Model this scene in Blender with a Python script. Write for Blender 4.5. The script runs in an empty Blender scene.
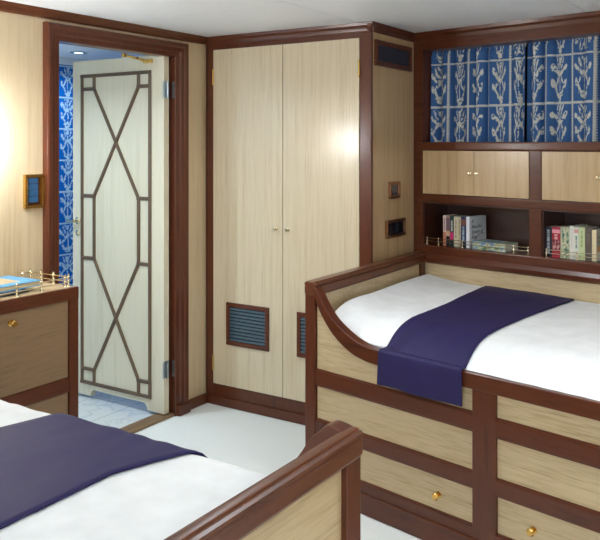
import bpy, bmesh, math, random
from math import radians, sin, cos, pi
from mathutils import Vector, Matrix, noise

random.seed(7)
SC = bpy.context.scene
COL = SC.collection

# ------------------------------------------------------------------ camera
cam_d = bpy.data.cameras.new('camera'); cam = bpy.data.objects.new('camera', cam_d); COL.objects.link(cam)
CAM = Vector((2.912, -3.501, 1.487))
cam.location = CAM
cam.rotation_euler = (radians(90), 0, 0.574)
cam_d.sensor_fit = 'HORIZONTAL'; cam_d.sensor_width = 36.0
cam_d.lens = 36.0 * 784.0 / 600.0
cam_d.shift_y = -(270.0 - 144.0) / 600.0
cam_d.clip_start = 0.02
SC.camera = cam

# ------------------------------------------------------------------ world, exposure
W = bpy.data.worlds.new('world'); SC.world = W; W.use_nodes = True
W.node_tree.nodes['Background'].inputs['Color'].default_value = (0.80, 0.90, 1.0, 1)
W.node_tree.nodes['Background'].inputs['Strength'].default_value = 1.0
SC.view_settings.view_transform = 'Standard'; SC.view_settings.look = 'None'
SC.view_settings.gamma = 1.0; SC.view_settings.use_curve_mapping = False
SC.view_settings.exposure = 0.24
FILL_WINDOW_GLOW = 5.9        # unseen window added behind the camera, its blind glows as fill
COVE_FILL = 45.0        # watts, unseen upward strip added on the right wall as fill
FILL_CARPET, FILL_BED = 6.0, 9.0         # watts, unseen ceiling lamps added as fill
BATH_DOOR, BATH_FAR = 3.5, 10.5           # watts, bathroom ceiling lamps
SHADE = 62.0             # frosted wall lamp shade

# ------------------------------------------------------------------ materials
def lin(c):
    return tuple(((v / 255) / 12.92 if v / 255 <= 0.04045 else ((v / 255 + 0.055) / 1.055) ** 2.4) for v in c) + (1.0,)

def base_mat(name, rgb, rough=0.5, metal=0.0, coat=0.0, spec=0.5):
    m = bpy.data.materials.new(name); m.use_nodes = True
    b = m.node_tree.nodes['Principled BSDF']
    b.inputs['Base Color'].default_value = lin(rgb)
    b.inputs['Roughness'].default_value = rough
    b.inputs['Metallic'].default_value = metal
    b.inputs['Coat Weight'].default_value = coat
    b.inputs['Coat Roughness'].default_value = 0.18
    b.inputs['Specular IOR Level'].default_value = spec
    return m

def noise_mat(name, stops, scale, rough=0.5, coat=0.0, detail=5, bump=0.0, dist=0.0, fine=None, spec=0.5):
    """colour ramp over stretched noise in object space; fine=(scale, amount) adds fibre"""
    m = base_mat(name, (128, 128, 128), rough, 0, coat, spec)
    nt = m.node_tree; n = nt.nodes; l = nt.links; b = n['Principled BSDF']
    tc = n.new('ShaderNodeTexCoord'); mp = n.new('ShaderNodeMapping'); mp.inputs['Scale'].default_value = scale
    l.new(tc.outputs['Object'], mp.inputs['Vector'])
    nz = n.new('ShaderNodeTexNoise'); nz.inputs['Scale'].default_value = 1.0
    nz.inputs['Detail'].default_value = detail; nz.inputs['Distortion'].default_value = dist
    l.new(mp.outputs['Vector'], nz.inputs['Vector'])
    fac = nz.outputs['Fac']
    if fine:
        mp2 = n.new('ShaderNodeMapping'); mp2.inputs['Scale'].default_value = fine[0]
        l.new(tc.outputs['Object'], mp2.inputs['Vector'])
        nz2 = n.new('ShaderNodeTexNoise'); nz2.inputs['Scale'].default_value = 1.0; nz2.inputs['Detail'].default_value = 3
        l.new(mp2.outputs['Vector'], nz2.inputs['Vector'])
        mx = n.new('ShaderNodeMix'); mx.data_type = 'FLOAT'; mx.inputs[0].default_value = fine[1]
        l.new(fac, mx.inputs[2]); l.new(nz2.outputs['Fac'], mx.inputs[3]); fac = mx.outputs[0]
    rp = n.new('ShaderNodeValToRGB')
    el = rp.color_ramp.elements
    while len(el) < len(stops): el.new(0.5)
    for e, (p, c) in zip(el, stops): e.position = p; e.color = lin(c)
    l.new(fac, rp.inputs['Fac']); l.new(rp.outputs['Color'], b.inputs['Base Color'])
    if bump:
        bp = n.new('ShaderNodeBump'); bp.inputs['Strength'].default_value = bump; bp.inputs['Distance'].default_value = 0.004
        l.new(fac, bp.inputs['Height']); l.new(bp.outputs['Normal'], b.inputs['Normal'])
    return m

VEN = [(0.30, (192, 171, 137)), (0.46, (208, 190, 157)), (0.58, (214, 198, 167)), (0.74, (201, 181, 147))]
veneer_v = noise_mat('veneer_upright_grain', VEN, (34, 34, 0.9), 0.30, 0.55, fine=((210, 210, 6), 0.52))
VEN_SHADE = [(0.30, (172, 140, 98)), (0.46, (192, 162, 120)), (0.58, (200, 171, 129)), (0.74, (182, 151, 109))]  # darker, warmer copy of the upright veneer; shaded tone put into the colour
veneer_shaded = noise_mat('veneer_shaded_upright', VEN_SHADE, (34, 34, 0.9), 0.30, 0.4, fine=((190, 190, 7), 0.40))
VENH = [(0.30, (164, 140, 102)), (0.46, (191, 168, 129)), (0.58, (201, 179, 141)), (0.74, (180, 156, 117))]
veneer_h = noise_mat('veneer_level_grain', VENH, (2.2, 55, 50), 0.42, 0.15, fine=((11, 240, 210), 0.60))
veneer_y = noise_mat('veneer_cross_grain', VENH, (34, 1.6, 34), 0.38, 0.25, fine=((170, 9, 170), 0.50))
VEND = [(0.30, (112, 88, 62)), (0.50, (140, 112, 82)), (0.72, (122, 97, 70))]
veneer_dresser_shaded = noise_mat('veneer_dresser_shaded', VEND, (1.6, 40, 34), 0.40, 0.2, fine=((9, 210, 170), 0.5))  # shade on the dresser front put into a darker veneer colour
WALLV = [(0.30, (188, 162, 124)), (0.48, (209, 186, 149)), (0.60, (214, 193, 157)), (0.76, (198, 173, 135))]
veneer_wall = noise_mat('veneer_wall', WALLV, (26, 26, 0.8), 0.35, 0.3, fine=((170, 170, 7), 0.35))
MAH = [(0.30, (66, 31, 17)), (0.50, (93, 46, 25)), (0.70, (78, 38, 21))]
mahogany = noise_mat('mahogany', MAH, (22, 22, 3.0), 0.32, 0.25, fine=((120, 120, 12), 0.35), spec=0.35)
mahogany_h = noise_mat('mahogany_level', MAH, (3.0, 22, 22), 0.32, 0.25, fine=((12, 120, 120), 0.35), spec=0.35)
MAHL = [(0.30, (76, 39, 22)), (0.50, (102, 57, 33)), (0.70, (86, 47, 27))]
mahogany_y = noise_mat('mahogany_cross', MAHL, (22, 3.0, 22), 0.34, 0.1, fine=((120, 12, 120), 0.4), spec=0.35)
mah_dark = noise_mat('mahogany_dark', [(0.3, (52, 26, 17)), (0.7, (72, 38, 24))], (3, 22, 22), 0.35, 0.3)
DOORV = [(0.30, (208, 196, 166)), (0.50, (222, 212, 186)), (0.72, (213, 202, 174))]
veneer_door = noise_mat('veneer_pale_door', DOORV, (26, 26, 0.8), 0.30, 0.45, fine=((150, 150, 6), 0.35))
lattice_m = base_mat('bronze_moulding', (106, 84, 64), 0.35, 0.15, 0.2)
brass = base_mat('brass', (214, 172, 96), 0.22, 1.0)
brass_pale = base_mat('pale_brass', (232, 218, 182), 0.22, 1.0)
copper = base_mat('copper', (150, 104, 72), 0.32, 1.0)
steel = base_mat('steel', (176, 184, 188), 0.28, 1.0)
white_lacquer = base_mat('ceiling_lacquer', (249, 251, 251), 0.35, 0, 0.0, 0.25)
seam_m = base_mat('seam_filler', (150, 148, 142), 0.6)
trim_white = base_mat('white_paint', (232, 234, 234), 0.4)
carpet = noise_mat('cream_carpet', [(0.3, (222, 225, 220)), (0.7, (238, 241, 237))], (160, 160, 160), 0.95, 0, bump=0.25, spec=0.1)
linen = noise_mat('white_cotton', [(0.3, (232, 232, 230)), (0.7, (242, 242, 240))], (14, 14, 14), 0.85, 0, bump=0.04, spec=0.2)
navy = noise_mat('navy_cloth', [(0.3, (35, 28, 72)), (0.7, (42, 34, 82))], (9, 3, 9), 0.62, 0, bump=0.08, spec=0.3, fine=((380, 380, 380), 0.3))
teal = base_mat('teal_louvre', (50, 72, 82), 0.55)
black = base_mat('black_gloss', (14, 14, 18), 0.2)
navy_vent = base_mat('navy_vent', (14, 20, 44), 0.6)
switch_blue_reflect = base_mat('switch_blue_reflect', (58, 104, 146), 0.12, 0.3, 0.6)  # blue reflection on the switch faces put into the colour
socket_blue = base_mat('socket_blue', (26, 34, 56), 0.2, 0, 0.5)
page_m = base_mat('paper', (226, 218, 198), 0.8)
ink = base_mat('ink', (34, 34, 40), 0.7)

def emit_mat(name, rgb, s):
    m = bpy.data.materials.new(name); m.use_nodes = True
    nt = m.node_tree; nt.nodes.remove(nt.nodes['Principled BSDF'])
    e = nt.nodes.new('ShaderNodeEmission'); e.inputs['Color'].default_value = lin(rgb); e.inputs['Strength'].default_value = s
    nt.links.new(e.outputs['Emission'], nt.nodes['Material Output'].inputs['Surface']); return m

def attr_mat(name, a, b_, rough=0.8, coat=0.0, attr='pattern'):
    """two colours chosen by a woven / glazed pattern stored per vertex"""
    m = base_mat(name, a, rough, 0, coat, 0.3); nt = m.node_tree; n = nt.nodes; l = nt.links
    at = n.new('ShaderNodeAttribute'); at.attribute_name = attr
    mx = n.new('ShaderNodeMix'); mx.data_type = 'RGBA'; mx.inputs[6].default_value = lin(a); mx.inputs[7].default_value = lin(b_)
    l.new(at.outputs['Fac'], mx.inputs[0]); l.new(mx.outputs[2], n['Principled BSDF'].inputs['Base Color']); return m

curtain_m = attr_mat('curtain_cloth', (58, 98, 150), (208, 208, 198), 0.85)
tile_m = attr_mat('bathroom_tile', (18, 104, 190), (188, 216, 236), 0.25, 0.3)

def marble():
    m = base_mat('marble', (226, 230, 230), 0.18, 0, 0.2); nt = m.node_tree; n = nt.nodes; l = nt.links
    tc = n.new('ShaderNodeTexCoord')
    nz = n.new('ShaderNodeTexNoise'); nz.inputs['Scale'].default_value = 3.0; nz.inputs['Detail'].default_value = 8; nz.inputs['Distortion'].default_value = 1.6
    l.new(tc.outputs['Object'], nz.inputs['Vector'])
    rp = n.new('ShaderNodeValToRGB'); e = rp.color_ramp.elements
    e[0].position = 0.47; e[0].color = lin((228, 232, 232)); e[1].position = 0.53; e[1].color = lin((228, 232, 232))
    k = e.new(0.5); k.color = lin((204, 212, 216))
    br = n.new('ShaderNodeTexBrick'); br.inputs['Scale'].default_value = 1.0; br.offset = 0.0
    br.inputs['Color1'].default_value = (1, 1, 1, 1); br.inputs['Color2'].default_value = (1, 1, 1, 1); br.inputs['Mortar'].default_value = lin((214, 220, 222))
    br.inputs['Mortar Size'].default_value = 0.004; br.inputs['Brick Width'].default_value = 0.3; br.inputs['Row Height'].default_value = 0.3
    l.new(tc.outputs['Object'], br.inputs['Vector'])
    mx = n.new('ShaderNodeMix'); mx.data_type = 'RGBA'; mx.blend_type = 'MULTIPLY'; mx.inputs[0].default_value = 1.0
    l.new(nz.outputs['Fac'], rp.inputs['Fac']); l.new(rp.outputs['Color'], mx.inputs[6]); l.new(br.outputs['Color'], mx.inputs[7])
    l.new(mx.outputs[2], n['Principled BSDF'].inputs['Base Color']); return m
marble_m = marble()

# ------------------------------------------------------------------ mesh helpers
def box(bm, x0, x1, y0, y1, z0, z1, bev=0.0, seg=2):
    r = bmesh.ops.create_cube(bm, size=1.0)
    vs = r['verts']
    for v in vs:
        v.co = Vector(((x0 + x1) / 2 + v.co.x * (x1 - x0), (y0 + y1) / 2 + v.co.y * (y1 - y0), (z0 + z1) / 2 + v.co.z * (z1 - z0)))
    if bev:
        es = set(e for v in vs for e in v.link_edges)
        bmesh.ops.bevel(bm, geom=list(es), offset=min(bev, 0.45 * min(x1 - x0, y1 - y0, z1 - z0)), segments=seg, affect='EDGES', profile=0.6)
    return bm

def Box(*a, **k): return box(bmesh.new(), *a, **k)

def prism(bm, pts, fn, d0, d1, bev=0.0, seg=2):
    """outline pts (2D) extruded between d0 and d1; fn(u, v, d) -> 3D point"""
    a = [bm.verts.new(fn(u, v, d0)) for u, v in pts]; b = [bm.verts.new(fn(u, v, d1)) for u, v in pts]
    n = len(pts); fs = [bm.faces.new(a), bm.faces.new(b[::-1])]
    for i in range(n): fs.append(bm.faces.new((a[i], b[i], b[(i + 1) % n], a[(i + 1) % n])))
    bmesh.ops.recalc_face_normals(bm, faces=fs)
    if bev:
        es = [e for e in set(e for f in fs[:2] for e in f.edges)]
        bmesh.ops.bevel(bm, geom=es, offset=bev, segments=seg, affect='EDGES', profile=0.6)
    return bm

def lathe(bm, prof, mat=Matrix(), n=16):
    """prof: list of (radius, height) about local z, then moved by mat"""
    rings = []
    for r, h in prof:
        if r < 1e-6: rings.append([bm.verts.new(mat @ Vector((0, 0, h)))])
        else: rings.append([bm.verts.new(mat @ Vector((r * cos(2 * pi * k / n), r * sin(2 * pi * k / n), h))) for k in range(n)])
    fs = []
    for A, B in zip(rings, rings[1:]):
        for k in range(n):
            q = [A[k % len(A)], A[(k + 1) % len(A)], B[(k + 1) % len(B)], B[k % len(B)]]
            u = []
            for v in q:
                if v not in u: u.append(v)
            if len(u) > 2: fs.append(bm.faces.new(u))
    for R in (rings[0], rings[-1]):
        if len(R) > 2: fs.append(bm.faces.new(R))
    bmesh.ops.recalc_face_normals(bm, faces=fs)
    return bm

def tube(bm, pts, r, n=8):
    pts = [Vector(p) for p in pts]
    for a, b in zip(pts, pts[1:]):
        d = b - a; q = d.to_track_quat('Z', 'Y').to_matrix().to_4x4(); q.translation = a
        lathe(bm, [(r, 0), (r, d.length)], q, n)
    return bm

def obj(name, bm, mat, parent=None, smooth=True, loc=None, rotz=None):
    me = bpy.data.meshes.new(name); bm.normal_update(); bm.to_mesh(me); bm.free()
    o = bpy.data.objects.new(name, me); COL.objects.link(o)
    me.materials.append(mat)
    if parent: o.parent = parent
    if loc is not None: o.location = loc
    if rotz is not None: o.rotation_euler = (0, 0, rotz)
    if smooth:
        me.polygons.foreach_set('use_smooth', [True] * len(me.polygons))
        try: me.set_sharp_from_angle(angle=radians(28))
        except Exception: pass
        if len(me.polygons) < 1500:
            wn = o.modifiers.new('weighted_normals', 'WEIGHTED_NORMAL'); wn.weight = 90; wn.keep_sharp = True
    return o

def thing(name, label, cat, loc=(0, 0, 0), rotz=0, group=None):
    o = bpy.data.objects.new(name, None); o.empty_display_size = 0.1; COL.objects.link(o)
    o.location = loc; o.rotation_euler = (0, 0, rotz); return tag(o, label, cat, group)

def tag(o, label, cat, group=None):
    o['label'] = label; o['category'] = cat
    if group: o['group'] = group
    return o

def struct(name, bm, mat, smooth=True, loc=None, rotz=None):
    o = obj(name, bm, mat, None, smooth, loc, rotz); o['kind'] = 'structure'; return o

def empty_struct(name):
    o = bpy.data.objects.new(name, None); COL.objects.link(o); o['kind'] = 'structure'; return o

H = 2.10                     # ceiling height
AW = radians(11.5)           # the hull side turns away from the wardrobe by this much
WO = Vector((1.080, 0.500))  # origin of the window side
def win_pt(s, t, z): return Vector((WO.x + s * cos(AW) + t * sin(AW), WO.y - s * sin(AW) + t * cos(AW), z))

# ------------------------------------------------------------------ setting
struct('floor', Box(0.0, 4.2, -4.5, 1.0, -0.05, 0.0), carpet)
struct('floor', Box(-1.30, 0.0, -1.55, 0.45, -0.05, 0.004), marble_m)
bm = bmesh.new()                                    # ceiling panels with fine joints
for x0, x1 in ((0.0, 1.017), (1.023, 2.050), (2.056, 3.087), (3.093, 4.2)):
    for y0, y1 in ((-4.5, -2.753), (-2.747, -1.713), (-1.707, -0.673), (-0.667, 1.0)):
        box(bm, x0, x1, y0, y1, H, H + 0.02)
ceil = struct('ceiling', bm, white_lacquer)
b = Box(-1.3, 4.2, -4.5, 1.0, H + 0.006, H + 0.04); o = obj('joint_backing', b, seam_m, ceil)
struct('ceiling', Box(-1.30, -0.06, -1.6, 0.47, 2.05, 2.09), white_lacquer)

def casing_prof(bm, ring_fn, outer, inner):
    pass

# left wall with the door opening (Y -1.067 .. -0.276, Z 0 .. 1.962)
DY0, DY1, DZ = -1.067, -0.276, 1.962
bm = bmesh.new()
box(bm, -0.06, 0, -4.5, DY0 - 0.02, 0, H); box(bm, -0.06, 0, DY1 + 0.02, 0.0, 0, H); box(bm, -0.06, 0, DY0 - 0.02, DY1 + 0.02, DZ + 0.02, H)
struct('wall_left', bm, veneer_wall)
# crown along left wall
bm = bmesh.new()
CROWN = [(0, 0), (0.030, 0), (0.026, -0.010), (0.020, -0.016), (0.016, -0.036), (0.010, -0.042), (0, -0.042)]
prism(bm, [(u, H + v) for u, v in CROWN], lambda u, v, d: Vector((u, d, v)), -4.5, 0.0)
struct('trim_1', bm, mahogany_y)
# baseboard pieces of left wall
bm = bmesh.new(); box(bm, 0, 0.022, -0.181, -0.002, 0, 0.055, 0.006); struct('baseboard_left', bm, mahogany_y)
# door frame (casing + jambs) = trim_2
bm = bmesh.new()
PROF = [(0.0, -0.002), (0.0, 0.014), (0.003, 0.018), (0.024, 0.019), (0.028, 0.023), (0.031, 0.027), (0.050, 0.028), (0.055, 0.033), (0.060, 0.036), (0.072, 0.036), (0.078, 0.032), (0.080, 0.026), (0.080, -0.002)]
def ring(y, z, sy, sz): return [bm.verts.new((th, y + sy * w, z + sz * w)) for w, th in PROF]
rr = [ring(DY0, 0, -1, 0), ring(DY0, DZ, -1, 1), ring(DY1, DZ, 1.18, 1), ring(DY1, 0, 1.18, 0)]
for A, B in zip(rr, rr[1:]):
    for i in range(len(PROF) - 1): bm.faces.new((A[i], A[i + 1], B[i + 1], B[i]))
bmesh.ops.recalc_face_normals(bm, faces=bm.faces[:])
box(bm, -0.062, 0.004, DY0 - 0.02, DY0 - 0.0005, 0, DZ - 0.0005, 0.002); box(bm, -0.062, 0.004, DY1 + 0.0005, DY1 + 0.02, 0, DZ - 0.0005, 0.002)
box(bm, -0.062, 0.004, DY0 - 0.02, DY1 + 0.02, DZ + 0.0005, DZ + 0.02, 0.002)
box(bm, -0.004, 0.044, DY1 + 0.004, DY1 + 0.098, 0, 0.06, 0.008)                              # plinth block
struct('trim_2', bm, mahogany)
struct('trim_3', Box(-0.075, 0.012, DY0, DY1, 0, 0.016, 0.004), noise_mat('threshold_wood', [(0.3, (110, 84, 58)), (0.7, (140, 110, 78))], (20, 3, 20), 0.4))

# ---- bathroom shell behind the door
def floral(u, v):
    """white flowering spray inside a unit cell, u and v in 0..1; returns 0..1"""
    x = abs(u - 0.5) * 2; y = v
    k = 0.0
    def ell(cx, cy, a, b, rot):
        dx, dy = x - cx, y - cy; c, s_ = cos(rot), sin(rot)
        return ((dx * c + dy * s_) / a) ** 2 + ((-dx * s_ + dy * c) / b) ** 2 < 1
    if x < 0.05 and 0.14 < y < 0.86: k = 1
    for cx, cy, a, b, r in ((0.0, 0.88, 0.15, 0.085, 0), (0.30, 0.84, 0.20, 0.055, 0.75), (0.36, 0.66, 0.30, 0.062, 0.4), (0.66, 0.76, 0.15, 0.075, 0.2),
                            (0.30, 0.50, 0.26, 0.055, -0.55), (0.66, 0.42, 0.14, 0.09, 0.5), (0.0, 0.60, 0.17, 0.085, 0), (0.42, 0.30, 0.30, 0.05, 0.6), (0.0, 0.17, 0.42, 0.05, 0), (0.0, 0.10, 0.26, 0.07, 0), (0.20, 0.96, 0.09, 0.03, 0.4)):
        if ell(cx, cy, a, b, r): k = 1
    return k

def vary(u, v, cu, cv):
    """each cell gets its own spray: wobble, break up, or a potted one"""
    h = math.sin(cu * 12.9898 + cv * 78.233) * 43758.5453; h -= math.floor(h)
    if h > 0.5: v2 = v * 0.9 + 0.05; u2 = 0.5 + (u - 0.5) * 1.25
    else: u2 = 0.5 + (u - 0.5) * 0.95; v2 = 1.02 - v if h < 0.15 else v
    n_ = noise.noise(Vector((u * 3.1 + cu * 7, v * 3.1, cv * 5.3)))
    u2 += 0.07 * n_; v2 += 0.05 * noise.noise(Vector((u * 4 + 9, v * 4 + cu * 3, cv)))
    k = floral(u2, v2)
    if k and noise.noise(Vector((u * 15 + cu * 3, v * 17 + cv * 5, 2.0))) > 0.26: k = 0
    return k

def pattern_grid(nu, nv, pos, pat, name, mat, parent=None, loc=None, rotz=None):
    """grid mesh with a per-vertex two-tone pattern"""
    vs = []; fs = []; col = []
    for j in range(nv + 1):
        for i in range(nu + 1):
            vs.append(pos(i / nu, j / nv)); col.append(pat(i / nu, j / nv))
    for j in range(nv):
        for i in range(nu):
            a = j * (nu + 1) + i; fs.append((a, a + 1, a + nu + 2, a + nu + 1))
    me = bpy.data.meshes.new(name); me.from_pydata(vs, [], fs)
    at = me.attributes.new('pattern', 'FLOAT', 'POINT'); at.data.foreach_set('value', col)
    me.polygons.foreach_set('use_smooth', [True] * len(me.polygons)); me.materials.append(mat)
    o = bpy.data.objects.new(name, me); COL.objects.link(o)
    if parent: o.parent = parent
    if loc is not None: o.location = loc
    if rotz is not None: o.rotation_euler = (0, 0, rotz)
    return o

TS = 0.205
def tile_pat(a, z, a0, z0):
    ca, cz = (a - a0) / TS, (z - z0) / TS
    u, v = ca - math.floor(ca), cz - math.floor(cz)
    if u < 0.03 or u > 0.97 or v < 0.025 or v > 0.975: return 1.0
    return vary((u - 0.05) / 0.9, (v - 0.04) / 0.92, math.floor(ca), math.floor(cz))
BX = -1.16
struct('wall_bathroom_side', Box(BX - 0.05, BX, -1.55, 0.45, 0, H), trim_white)
o = pattern_grid(300, 620, lambda u, v: (BX + 0.004, -0.95 + 1.38 * u, 0.06 + 1.95 * v), lambda u, v: tile_pat(-0.95 + 1.38 * u, 0.06 + 1.95 * v, -0.115, 1.995 - 20 * TS), 'wall_bathroom_tile_side', tile_m)
o['kind'] = 'structure'
struct('wall_bathroom_end', Box(BX, -0.06, 0.42, 0.47, 0, H), trim_white)
o = pattern_grid(300, 620, lambda u, v: (BX + 1.10 * u, 0.416, 0.06 + 1.95 * v), lambda u, v: tile_pat(BX + 1.10 * u, 0.06 + 1.95 * v, BX, 1.995 - 20 * TS), 'wall_bathroom_tile_end', tile_m)
o['kind'] = 'structure'
struct('wall_bathroom_near', Box(BX, -0.06, -1.60, -1.55, 0, H), trim_white)
bm = bmesh.new(); box(bm, -0.08, -0.06, 0.0, 0.42, 0, H); struct('wall_bathroom_return', bm, trim_white)
bm = bmesh.new(); prism(bm, [(0, 2.0), (0.02, 2.02), (0.03, 2.05), (0, 2.05)], lambda u, v, d: Vector((BX + u, d, v)), -1.55, 0.42); struct('trim_4', bm, trim_white)

# ---- wall behind wardrobe and along the hull
struct('wall_wardrobe', Box(-0.06, 1.07, 0.62, 0.66, 0, H), veneer_wall)
struct('wall_window', Box(-0.02, 3.30, 0.27, 0.31, 0, H), mah_dark, loc=(WO.x, WO.y, 0), rotz=-AW)
# walls behind the camera
bm = bmesh.new()
WX0, WX1, WZ0, WZ1 = 0.9, 3.3, 0.95, 1.85
box(bm, 0, 4.2, -4.5, -4.44, 0, WZ0); box(bm, 0, 4.2, -4.5, -4.44, WZ1, H); box(bm, 0, WX0, -4.5, -4.44, WZ0, WZ1); box(bm, WX1, 4.2, -4.5, -4.44, WZ0, WZ1)
struct('wall_back', bm, veneer_wall)
struct('wall_right', Box(4.14, 4.2, -4.44, 0.4, 0, H), veneer_wall)
w2 = empty_struct('window_added')  # unseen window added to light the room from behind the camera
bm = bmesh.new()
for a in ((WX0 - 0.05, WX1 + 0.05, WZ0 - 0.05, WZ0), (WX0 - 0.05, WX1 + 0.05, WZ1, WZ1 + 0.05), (WX0 - 0.05, WX0, WZ0, WZ1), (WX1, WX1 + 0.05, WZ0, WZ1), ((WX0 + WX1) / 2 - 0.03, (WX0 + WX1) / 2 + 0.03, WZ0, WZ1)):
    box(bm, a[0], a[1], -4.45, -4.41, a[2], a[3], 0.004)
obj('window_frame', bm, mahogany_h, w2)
obj('glow_blind', Box(WX0, WX1, -4.475, -4.465, WZ0, WZ1), emit_mat('fill_blind', (228, 241, 255), FILL_WINDOW_GLOW), w2)  # added glowing panel, stands in for daylight on a blind

# ------------------------------------------------------------------ ceiling lamps
def downlight(x, y, label, power, rgb=(240, 247, 255), z=H):
    t = thing('ceiling_downlight', label, 'ceiling light', (x, y, z))
    obj('trim_ring', lathe(bmesh.new(), [(0.052, 0), (0.052, -0.006), (0.040, -0.008), (0.036, -0.001)], n=28), steel, t)
    obj('lens', lathe(bmesh.new(), [(0.036, -0.0005), (0.036, -0.003), (0, -0.0035)], n=28), emit_mat('lens_glow', rgb, 6.0), t)
    d = bpy.data.lights.new('downlight_lamp', 'AREA'); d.shape = 'DISK'; d.size = 0.07; d.energy = power; d.color = lin(rgb)[:3]; d.spread = radians(150)
    l = bpy.data.objects.new('lamp', d); COL.objects.link(l); l.parent = t; l.location = (0, 0, -0.012)
    return t
downlight(0.98, -0.98, 'added unseen ceiling downlight over the carpet between the beds', FILL_CARPET)  # unseen lamp added to brighten the carpet and wardrobe
downlight(2.75, -1.25, 'added unseen ceiling downlight over the long side of the drawer bed', FILL_BED)  # unseen lamp added to brighten the bed below the window
downlight(-0.84, -0.20, 'small recessed bathroom downlight seen beside the top of the open door', BATH_DOOR, (214, 238, 255), 2.05)
downlight(-0.62, -1.20, 'small recessed bathroom downlight farther from the open door', BATH_FAR, (222, 242, 255), 2.05)

# unseen cove lamp added to brighten the ceiling: a trough with an upward strip
def cove(x, y, rz, length, power, label):
    t = thing('cove_fill_light', label, 'fill light', (x, y, 1.90), rz)
    bm = bmesh.new(); box(bm, -length / 2, length / 2, 0.0, 0.10, 0.0, 0.012); box(bm, -length / 2, length / 2, 0.088, 0.10, 0.012, 0.06, 0.003)
    obj('trough', bm, mahogany_h, t)
    d = bpy.data.lights.new('cove_fill_strip', 'AREA'); d.shape = 'RECTANGLE'; d.size = length * 0.96; d.size_y = 0.05; d.energy = power; d.color = lin((226, 240, 255))[:3]
    l = bpy.data.objects.new('strip_lamp', d); COL.objects.link(l); l.parent = t; l.location = (0, 0.045, 0.02); l.rotation_euler = (pi, 0, 0)
cove(4.14, -2.2, pi / 2, 4.0, COVE_FILL, 'added unseen cove fill light high on the right wall')

# wall lamp just outside the left edge of the view
t = thing('wall_lamp', 'brass wall lamp with frosted glass shade above the dresser', 'wall lamp', (0, -1.56, 1.50))
obj('back_plate', lathe(bmesh.new(), [(0.05, 0.0), (0.05, 0.008), (0.03, 0.016), (0, 0.016)], Matrix.Rotation(pi / 2, 4, 'Y'), 24), brass, t)
obj('arm', tube(bmesh.new(), [(0.012, 0, 0), (0.08, 0, -0.02), (0.10, 0, -0.075)], 0.007), brass, t)
obj('shade', lathe(bmesh.new(), [(0.02, -0.08), (0.05, -0.07), (0.06, 0.0), (0.052, 0.08), (0.045, 0.085), (0.052, 0.0), (0.04, -0.06), (0, -0.07)], Matrix.Translation((0.10, 0, 0)), 24), emit_mat('frosted_glow', (240, 246, 255), SHADE), t)

# ------------------------------------------------------------------ the open bathroom door
dr = empty_struct('door_1')
LX0, LX1, LY0, LY1, LZ0, LZ1 = -0.735, -0.012, -0.335, -0.297, 0.022, 1.972
bm = bmesh.new()
cut0, cut1, ch = -0.585, -0.135, 0.038
out = [(LX0, LZ0), (cut0, LZ0), (cut0 + 0.006, LZ0 + ch * 0.6), (cut0 + 0.02, LZ0 + ch), (cut1 - 0.02, LZ0 + ch), (cut1 - 0.006, LZ0 + ch * 0.6), (cut1, LZ0), (LX1, LZ0), (LX1, LZ1), (LX0, LZ1)]
prism(bm, out, lambda u, v, d: Vector((u, d, v)), LY0, LY1)
obj('leaf', bm, veneer_door, dr)
def bar(bm, p, q, w=0.020, d=0.010):
    p, q = Vector(p), Vector(q); e = (q - p); L_ = e.length; e.normalize(); n_ = Vector((-e.y, e.x))
    a = w * 0.5
    pr = [(-a, 0), (-a, -d * 0.6), (-a * 0.55, -d), (-a * 0.2, -d), (0, -d * 0.75), (a * 0.2, -d), (a * 0.55, -d), (a, -d * 0.6), (a, 0)]
    def fn(u, v, dd): c = p + e * dd + n_ * u; return Vector((c.x, LY0 + v, c.y))
    prism(bm, pr, fn, 0, L_)
bm = bmesh.new()
def dx(f): return LX0 + f * (LX1 - LX0)
fL, fR, iL, iR = dx(0.113), dx(0.858), dx(0.252), dx(0.740)
zT, zB, zt, zb, h1, h2, cx = 1.882, 0.098, 1.806, 0.178, 1.186, 0.824, dx(0.496)
for p, q in (((fL - .01, zT), (fR + .01, zT)), ((fL - .01, zB), (fR + .01, zB)), ((fL, zB), (fL, zT)), ((fR, zB), (fR, zT)),
             ((iL, zt - .01), (iL, zT)), ((fL, zt), (iL + .01, zt)), ((iR, zt - .01), (iR, zT)), ((iR - .01, zt), (fR, zt)),
             ((iL, zb + .01), (iL, zB)), ((fL, zb), (iL + .01, zb)), ((iR, zb + .01), (iR, zB)), ((iR - .01, zb), (fR, zb)),
             ((iL, zt), (iR, h1)), ((iR, zt), (iL, h1)), ((iL, h1), (iL, h2)), ((iR, h1), (iR, h2)),
             ((fL, h1), (iL + .01, h1)), ((iR - .01, h1), (fR, h1)), ((fL, h2), (iL + .01, h2)), ((iR - .01, h2), (fR, h2)),
             ((iL, h2), (iR, zb)), ((iR, h2), (iL, zb))):
    bar(bm, p, q)
obj('lattice_moulding', bm, lattice_m, dr)
bm = bmesh.new()
RX = Matrix.Rotation(pi / 2, 4, 'X')
lathe(bm, [(0.022, 0), (0.022, 0.006), (0.010, 0.010), (0.010, 0.035), (0, 0.036)], Matrix.Translation((LX0 + 0.045, LY0, 1.037)) @ RX, 16)
tube(bm, [(LX0 + 0.045, LY0 - 0.033, 1.037), (LX0 - 0.008, LY0 - 0.036, 1.033), (LX0 - 0.020, LY0 - 0.030, 1.031)], 0.009)
obj('lever_handle', bm, brass_pale, dr)
bm = lathe(bmesh.new(), [(0.018, 0), (0.018, 0.005), (0.007, 0.007), (0.006, 0.003), (0, 0.003)], Matrix.Translation((LX0 + 0.045, LY0, 0.965)) @ RX, 16)
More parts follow.
